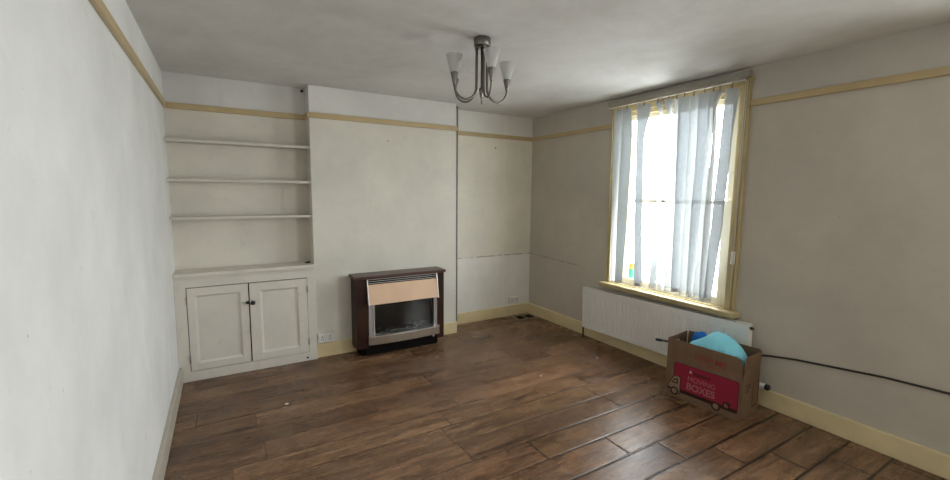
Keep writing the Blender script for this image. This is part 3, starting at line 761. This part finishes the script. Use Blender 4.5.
# ------------------------------------------------------------------ ceiling light
CL = (-2.0, -2.04, 2.5)
lamp = empty('ceiling_light', CL, 'brushed nickel ceiling light with four curved arms and frosted cone shades', 'light')
bm = bmesh.new(); lathe(bm, [(0, 0), (0.050, 0), (0.052, -0.004), (0.052, -0.046), (0.047, -0.052), (0, -0.052)], 32); obj('ceiling_rose', bm, M['nickel'], lamp)
bm = bmesh.new()
lathe(bm, [(0, -0.05), (0.008, -0.05), (0.008, -0.29), (0.017, -0.300), (0.017, -0.312), (0.010, -0.345), (0.0045, -0.36), (0.0045, -0.388), (0.003, -0.392), (0, -0.392)], 16)
obj('stem', bm, M['nickel'], lamp)
r0 = Vector((0.861, -0.509, 0)); f0 = Vector((0.509, 0.861, 0))
for k, dg in enumerate((156, 204, 287, 28)):
    a = math.radians(dg); d = r0 * math.cos(a) + f0 * math.sin(a)
    path = [d * 0.036 + Vector((0, 0, z)) for z in (-0.05, -0.16, -0.24)]
    rr = (0.182 - 0.036) / 2
    for q in range(1, 15):
        t = PI * q / 14
        path.append(d * (0.036 + rr - rr * math.cos(t)) + Vector((0, 0, -0.285 - 0.085 * math.sin(t))))
    path.append(d * 0.182 + Vector((0, 0, -0.288)))
    bm = bmesh.new(); tube(bm, path, [0.0085] * 3 + [0.0075] * 2 + [0.0062] * (len(path) - 5), 12)
    lathe(bm, [(0, -0.048), (0.012, -0.048), (0.012, -0.062), (0.0085, -0.066)], 14, d * 0.036)
    arm = obj('arm', bm, M['nickel'], lamp)
    c = d * 0.182
    bm = bmesh.new(); lathe(bm, [(0, -0.295), (0.008, -0.295), (0.010, -0.282), (0.0235, -0.228), (0.0235, -0.222), (0, -0.224)], 20, c); obj('shade_holder', bm, M['nickel'], arm)
    bm = bmesh.new(); lathe(bm, [(0.019, -0.240), (0.0225, -0.225), (0.050, -0.122), (0.0475, -0.122), (0.0205, -0.223), (0.017, -0.233)], 28, c); obj('shade', bm, M['shade'], arm)
    bm = bmesh.new(); lathe(bm, [(0, -0.228), (0.009, -0.223), (0.009, -0.193), (0.012, -0.178), (0.009, -0.158), (0, -0.150)], 14, c); obj('bulb', bm, M['shade'], arm)

# ------------------------------------------------------------------ cardboard box
th = math.atan2(-0.535, 0.06)
XO = (-0.472, -2.365, 0.0)
carton = empty('cardboard_box', XO, 'brown cardboard moving box with magenta lorry print beside the radiator', 'box', rot=(0, 0, th))
BW, BD, BH, FH, T = 0.538, 0.303, 0.283, 0.455, 0.005
bm = bmesh.new()
box(bm, 0, BW, 0, T, 0, BH, 0.001); box(bm, 0, BW, BD - T, BD, 0, BH, 0.001)
box(bm, BW - T, BW, T, BD - T, 0, BH)
# left side
box(bm, 0, T, T, BD - T, 0, BH)
box(bm, T, BW - T, T, BD - T, 0, 0.008)
obj('body', bm, M['cardboard'], carton)
def flap(pts, thick_axis, a, b, tilt=None):
    bm = bmesh.new(); prism(bm, pts, thick_axis, a, b)
    if tilt:
        piv, ax, ang = tilt
        bmesh.ops.rotate(bm, cent=piv, matrix=Matrix.Rotation(ang, 3, ax), verts=bm.verts[:])
    return obj('flap', bm, M['cardboard'], carton)
rc = [(0.0, BH + 0.001), (BW - 0.004, BH + 0.001), (BW - 0.006, FH - 0.05), (BW - 0.018, FH - 0.018), (BW - 0.05, FH - 0.004), (0.0, FH)]
flap(rc, 'Y', 0.0, T, None)
flap([(0.0, BH + 0.001), (BW, BH + 0.001), (BW - 0.01, FH), (0.01, FH)], 'Y', BD - T, BD, ((0, BD, BH), 'X', -0.01))
flap([(0.012, BH + 0.001), (BD - 0.012, BH + 0.001), (BD - 0.016, FH - 0.005), (0.016, FH)], 'X', BW - T, BW, ((BW, 0, BH), 'Y', 0.03))
bm = bmesh.new()
for b in ((0.012, 0.105, BH, FH), (0.170, BD - 0.014, BH, FH), (0.105, 0.170, BH, 0.350), (0.105, 0.170, 0.410, FH)): box(bm, 0, T, b[0], b[1], b[2] + 0.001, b[3])
obj('flap', bm, M['cardboard'], carton)
# printing on the front: flat layers of ink a fraction of a millimetre proud of the card
def rrect(x0, x1, z0, z1, r, n=5):
    P = []
    for cx, cz, a0 in ((x1 - r, z1 - r, 0), (x0 + r, z1 - r, 90), (x0 + r, z0 + r, 180), (x1 - r, z0 + r, 270)):
        for k in range(n + 1):
            a = math.radians(a0 + 90 * k / n); P.append((cx + r * math.cos(a), cz + r * math.sin(a)))
    return P
def ink(name, pts, m, lay, parent=carton, label=None):
    bm = bmesh.new(); y1 = -0.0004 * lay; prism(bm, pts, 'Y', y1, y1 - 0.0004)
    return tag(obj(name, bm, m, parent), label)
def disc(cx, cz, r, n=24): return [(cx + r * math.cos(2 * PI * k / n), cz + r * math.sin(2 * PI * k / n)) for k in range(n)]
ink('print_outline', rrect(0.060, 0.520, 0.050, 0.288 - 0.006, 0.022), M['dark_print'], 0)
pk = ink('printed_lorry', rrect(0.064, 0.516, 0.054, 0.288 - 0.010, 0.020), M['pink_print'], 1)
ink('road_strip', [(0.10, 0.052), (0.516, 0.052), (0.516, 0.078), (0.10, 0.078)], M['dark_print'], 2, pk)
cabp = [(0.026, 0.040), (0.112, 0.040), (0.112, 0.168), (0.086, 0.174), (0.058, 0.156), (0.040, 0.112), (0.026, 0.098)]
cb = ink('printed_cab_outline', [(x + (0.006 if x > 0.06 else -0.005), z + (0.005 if z > 0.1 else -0.004)) for x, z in cabp], M['dark_print'], 2, pk)
ink('printed_cab', cabp, M['card_print'], 3, cb)
ink('printed_window', [(0.048, 0.112), (0.096, 0.112), (0.096, 0.150), (0.082, 0.152), (0.062, 0.142)], M['dark_print'], 4, cb)
ink('printed_window_glint', [(0.058, 0.122), (0.088, 0.122), (0.086, 0.142), (0.066, 0.136)], M['card_print'], 5, cb)
ink('printed_bumper', [(0.022, 0.052), (0.040, 0.052), (0.040, 0.072), (0.022, 0.072)], M['dark_print'], 4, cb)
for cx in (0.072, 0.378):
    w = ink('printed_wheel', disc(cx, 0.050, 0.032), M['dark_print'], 4, pk)
    ink('printed_hub', disc(cx, 0.050, 0.020), M['card_print'], 5, w)
ic = ink('printed_square', rrect(0.424, 0.472, 0.058, 0.108, 0.006), M['dark_print'], 4, pk)
ink('printed_square_mark', [(0.436, 0.070), (0.460, 0.070), (0.460, 0.076), (0.443, 0.076), (0.443, 0.084), (0.458, 0.084), (0.458, 0.090), (0.443, 0.090), (0.443, 0.097), (0.436, 0.097)], M['pink_text'], 5, ic)
def words(txt, x, z, size, m, lay, parent=carton, sx=1.0, name='lettering', bold=0.0, rz=0.0):
    cu = bpy.data.curves.new(name, 'FONT'); cu.body = txt; cu.size = size; cu.extrude = 0.0002; cu.offset = bold
    tmp = bpy.data.objects.new('tmp_text', cu); COL.objects.link(tmp)
    dg = bpy.context.evaluated_depsgraph_get()
    me = bpy.data.meshes.new_from_object(tmp.evaluated_get(dg))
    bpy.data.objects.remove(tmp); bpy.data.curves.remove(cu)
    me.transform(Matrix.Translation((x, -0.0004 * lay - 0.0002, z)) @ Matrix.Rotation(rz, 4, 'Y') @ Matrix.Diagonal((sx, 1, 1, 1)) @ Matrix.Rotation(PI / 2, 4, 'X'))
    me.name = name; me.materials.clear(); me.materials.append(m)
    o = bpy.data.objects.new(name, me); COL.objects.link(o); o.parent = parent
    return o
words('KEEP ME', 0.208, 0.343, 0.066, M['red_text'], 1, carton, 0.90, bold=0.0004)
words('FOREVER', 0.285, 0.312, 0.026, M['red_text'], 1, carton, 1.0)
words('A', 0.176, 0.226, 0.034, M['paper'], 2, pk, 1.0)
words('mazing', 0.204, 0.222, 0.040, M['dark_print'], 2, pk, 1.15, bold=0.0012)
words('MOVING', 0.166, 0.166, 0.052, M['pink_text'], 2, pk, 0.98)
words('BOXES', 0.160, 0.098, 0.074, M['pink_text'], 2, pk, 0.92, bold=0.0016)
# marks on the right-hand side
bm = bmesh.new()
for k, (a, b) in enumerate(((0.06, 0.14), (0.06, 0.15), (0.06, 0.12))): box(bm, BW, BW + 0.0004, a, b, 0.235 - k * 0.022, 0.243 - k * 0.022)
box(bm, BW, BW + 0.0004, 0.19, 0.29, 0.05, 0.058); box(bm, BW, BW + 0.0004, 0.19, 0.198, 0.05, 0.24); box(bm, BW, BW + 0.0004, 0.282, 0.29, 0.05, 0.24)
obj('side_print', bm, M['dark_print'], carton)

# ------------------------------------------------------------------ things in the box
R3 = Matrix.Translation(Vector(XO)) @ Matrix.Rotation(th, 4, 'Z')
def in_box(name, bm, m, label, cat, org):
    o = obj(name, bm, m, origin=None)
    o.data.transform(Matrix.Translation(-Vector(org)))
    o.location = R3 @ Vector(org); o.rotation_euler = (0, 0, th)
    return tag(o, label, cat)
def prof_h(x):
    P = [(0.0, 0.0), (0.05, 0.22), (0.16, 0.40), (0.28, 0.62), (0.40, 0.93), (0.47, 1.0), (0.58, 0.98), (0.72, 0.84), (0.85, 0.58), (0.94, 0.30), (1.0, 0.0)]
    for (a, b), (c, d) in zip(P, P[1:]):
        if x <= c: return b + (d - b) * (x - a) / (c - a)
    return 0
bm = bmesh.new()
NU, NV = 72, 40
grid = []
x0c, x1c, zb, ht = 0.098, 0.512, 0.398, 0.155
for i in range(NU + 1):
    u = i / NU; row = []
    x = x0c + (x1c - x0c) * u
    hh = max(prof_h(u), 0.02)
    dep = 0.112 * math.sin(PI * min(max(u, 0.03), 0.97)) ** 0.5
    for j in range(NV):
        a = 2 * PI * j / NV
        cy_, cz_ = math.cos(a), math.sin(a)
        pl = 1 + 0.06 * math.sin(x * 190 + 2.0 * math.sin(x * 37)) * max(0.0, 0.75 - cz_) * (0.4 if cy_ > 0 else 1)
        y_ = 0.135 + dep * cy_ * pl
        z_ = zb + (ht * hh * (abs(cz_) ** 0.85) if cz_ > 0 else -0.13 * abs(cz_) ** 0.8 * min(1, hh * 2))
        row.append(bm.verts.new((x, y_, z_)))
    grid.append(row)
for i in range(NU):
    for j in range(NV):
        f = bm.faces.new((grid[i][j], grid[i + 1][j], grid[i + 1][(j + 1) % NV], grid[i][(j + 1) % NV])); f.smooth = True
bm.faces.new(grid[0]); bm.faces.new(grid[-1])
in_box('cushion', bm, M['aqua'], 'pale aqua cushion bulging out of the cardboard box', 'cushion', (0.30, 0.16, 0.30))
# bright blue folded cloth left of the cushion
bm = bmesh.new()
n = 16
def cz(u, v):
    ridge = min(1.0, 1.7 * max(0.0, 1 - abs(u - 0.46 - 0.10 * v) / 0.56)) * (1.05 - 0.16 * u)
    return 0.30 + 0.185 * ridge * (0.72 + 0.28 * math.sin(3.0 * v + 0.4)) + 0.012 * math.sin(9 * u + 5 * v)
g1 = [[bm.verts.new((0.045 + 0.145 * i / n + 0.02 * j / n, 0.250 + 0.036 * (j / n), cz(i / n, j / n))) for j in range(n + 1)] for i in range(n + 1)]
g2 = [[bm.verts.new((v.co.x, v.co.y, 0.20)) for v in r] for r in g1]
for i in range(n):
    for j in range(n):
        f = bm.faces.new((g1[i][j], g1[i + 1][j], g1[i + 1][j + 1], g1[i][j + 1]))
        bm.faces.new((g2[i][j], g2[i][j + 1], g2[i + 1][j + 1], g2[i + 1][j]))
for k in range(n):
    bm.faces.new((g1[k][0], g2[k][0], g2[k + 1][0], g1[k + 1][0])); bm.faces.new((g1[k][n], g1[k + 1][n], g2[k + 1][n], g2[k][n]))
    bm.faces.new((g1[0][k], g1[0][k + 1], g2[0][k + 1], g2[0][k])); bm.faces.new((g1[n][k], g2[n][k], g2[n][k + 1], g1[n][k + 1]))
in_box('folded_cloth', bm, M['blue'], 'bright blue folded cloth behind the cushion in the cardboard box', 'cloth', (0.11, 0.30, 0.25))
# packed stuff at the bottom so the contents have something to lie on
bm = bmesh.new(); box(bm, 0.02, BW - 0.02, 0.02, BD - 0.02, 0.009, 0.19, 0.02, 3)
in_box('dark_bundle', bm, M['navy'], 'dark folded bundle underneath the cushion in the cardboard box', 'bundle', (0.27, 0.17, 0.009))
# dark stick poking out of the box on the radiator side
bm = bmesh.new()
tube(bm, [(0.06, 0.138, 0.388), (-0.04, 0.138, 0.376), (-0.13, 0.138, 0.365)], 0.0085, 10)
tube(bm, [(-0.13, 0.138, 0.365), (-0.175, 0.138, 0.360), (-0.180, 0.138, 0.359)], [0.0115, 0.0115, 0.008], 10)
st = in_box('rod', bm, M['navy'], 'dark blue rod poking out of the left side of the cardboard box', 'rod', (0.0, 0.138, 0.38))

# ------------------------------------------------------------------ specks on the floor
random.seed(11)
def crumb(x, y, r, label):
    bm = bmesh.new(); pts = []
    for k in range(7):
        a = 2 * PI * k / 7; q = r * random.uniform(0.6, 1.2); pts.append((q * math.cos(a), q * math.sin(a) * 0.7))
    prism(bm, pts, 'Z', 0.0005, 0.004)
    o = obj('paper_scrap', bm, M['paper']); o.location = (x, y, 0); tag(o, label, 'scrap', 'scraps on the floor')
crumb(-3.077, -1.088, 0.016, 'small white paper scrap on the floor in front of the cupboard')
crumb(-0.399, -1.581, 0.013, 'tiny white scrap on the floor in front of the radiator')
crumb(-1.127, -1.633, 0.009, 'tiny white scrap in the open middle of the floor')

# ------------------------------------------------------------------ daylight and camera
w = bpy.data.worlds.new('overcast_sky'); SC.world = w; w.use_nodes = True
nt = w.node_tree; nt.nodes.clear()
o = nt.nodes.new('ShaderNodeOutputWorld'); bg = nt.nodes.new('ShaderNodeBackground'); tc = nt.nodes.new('ShaderNodeTexCoord')
sx = nt.nodes.new('ShaderNodeSeparateXYZ'); rp = nt.nodes.new('ShaderNodeValToRGB'); mr = nt.nodes.new('ShaderNodeMapRange')
nt.links.new(tc.outputs['Generated'], sx.inputs[0]); nt.links.new(sx.outputs[2], mr.inputs[0])
mr.inputs[1].default_value = -1; mr.inputs[2].default_value = 1
nt.links.new(mr.outputs[0], rp.inputs[0]); nt.links.new(rp.outputs[0], bg.inputs[0]); nt.links.new(bg.outputs[0], o.inputs[0])
el = rp.color_ramp.elements
stops = [(0.0, (0.55, 0.555, 0.545)), (0.46, (0.64, 0.65, 0.65)), (0.52, (0.80, 0.815, 0.83)), (0.62, (0.88, 0.90, 0.93)), (1.0, (0.93, 0.96, 1.0))]
while len(el) < len(stops): el.new(0.5)
for e, (p, c) in zip(el, stops): e.position = p; e.color = (*c, 1)
bg.inputs[1].default_value = 21.0

pl = bpy.data.lights.new('window_portal', 'AREA'); pl.shape = 'RECTANGLE'; pl.size = 1.70; pl.size_y = 1.20
pl.cycles.is_portal = True
po = bpy.data.objects.new('window_portal', pl); COL.objects.link(po); po.location = (0.27, -1.945, 1.505); po.rotation_euler = (0, PI / 2, 0)
pl2 = pl.copy(); pl2.size_y = 1.54
po2 = bpy.data.objects.new('window_portal', pl2); COL.objects.link(po2); po2.location = (0.27, -4.85, 1.505); po2.rotation_euler = (0, PI / 2, 0)  # sampling portal of the added unseen window

f, yaw, pit, rol = 425.4249, 0.5342, -0.1097, 0.0086
fw = Vector((math.sin(yaw) * math.cos(pit), math.cos(yaw) * math.cos(pit), math.sin(pit)))
rr0 = Vector((math.cos(yaw), -math.sin(yaw), 0)); uu0 = rr0.cross(fw)
r_ = math.cos(rol) * rr0 + math.sin(rol) * uu0; u_ = -math.sin(rol) * rr0 + math.cos(rol) * uu0
cam = bpy.data.cameras.new('camera'); cam.sensor_width = 36; cam.sensor_fit = 'HORIZONTAL'; cam.lens = f / 950 * 36; cam.clip_start = 0.02
co = bpy.data.objects.new('camera', cam); COL.objects.link(co)
m = Matrix((r_, u_, -fw)).transposed().to_4x4(); m.translation = (-3.4124, -4.3613, 1.5594)
co.matrix_world = m
SC.camera = co

vs = SC.view_settings
vs.view_transform = 'Standard'; vs.look = 'None'; vs.gamma = 1.0; vs.use_curve_mapping = False
vs.exposure = 0.0
cy = SC.cycles
cy.use_denoising = True
cy.max_bounces = 14; cy.diffuse_bounces = 10; cy.transparent_max_bounces = 16; cy.glossy_bounces = 4; cy.transmission_bounces = 8
cy.sample_clamp_indirect = 6.0
cy.caustics_reflective = False; cy.caustics_refractive = False
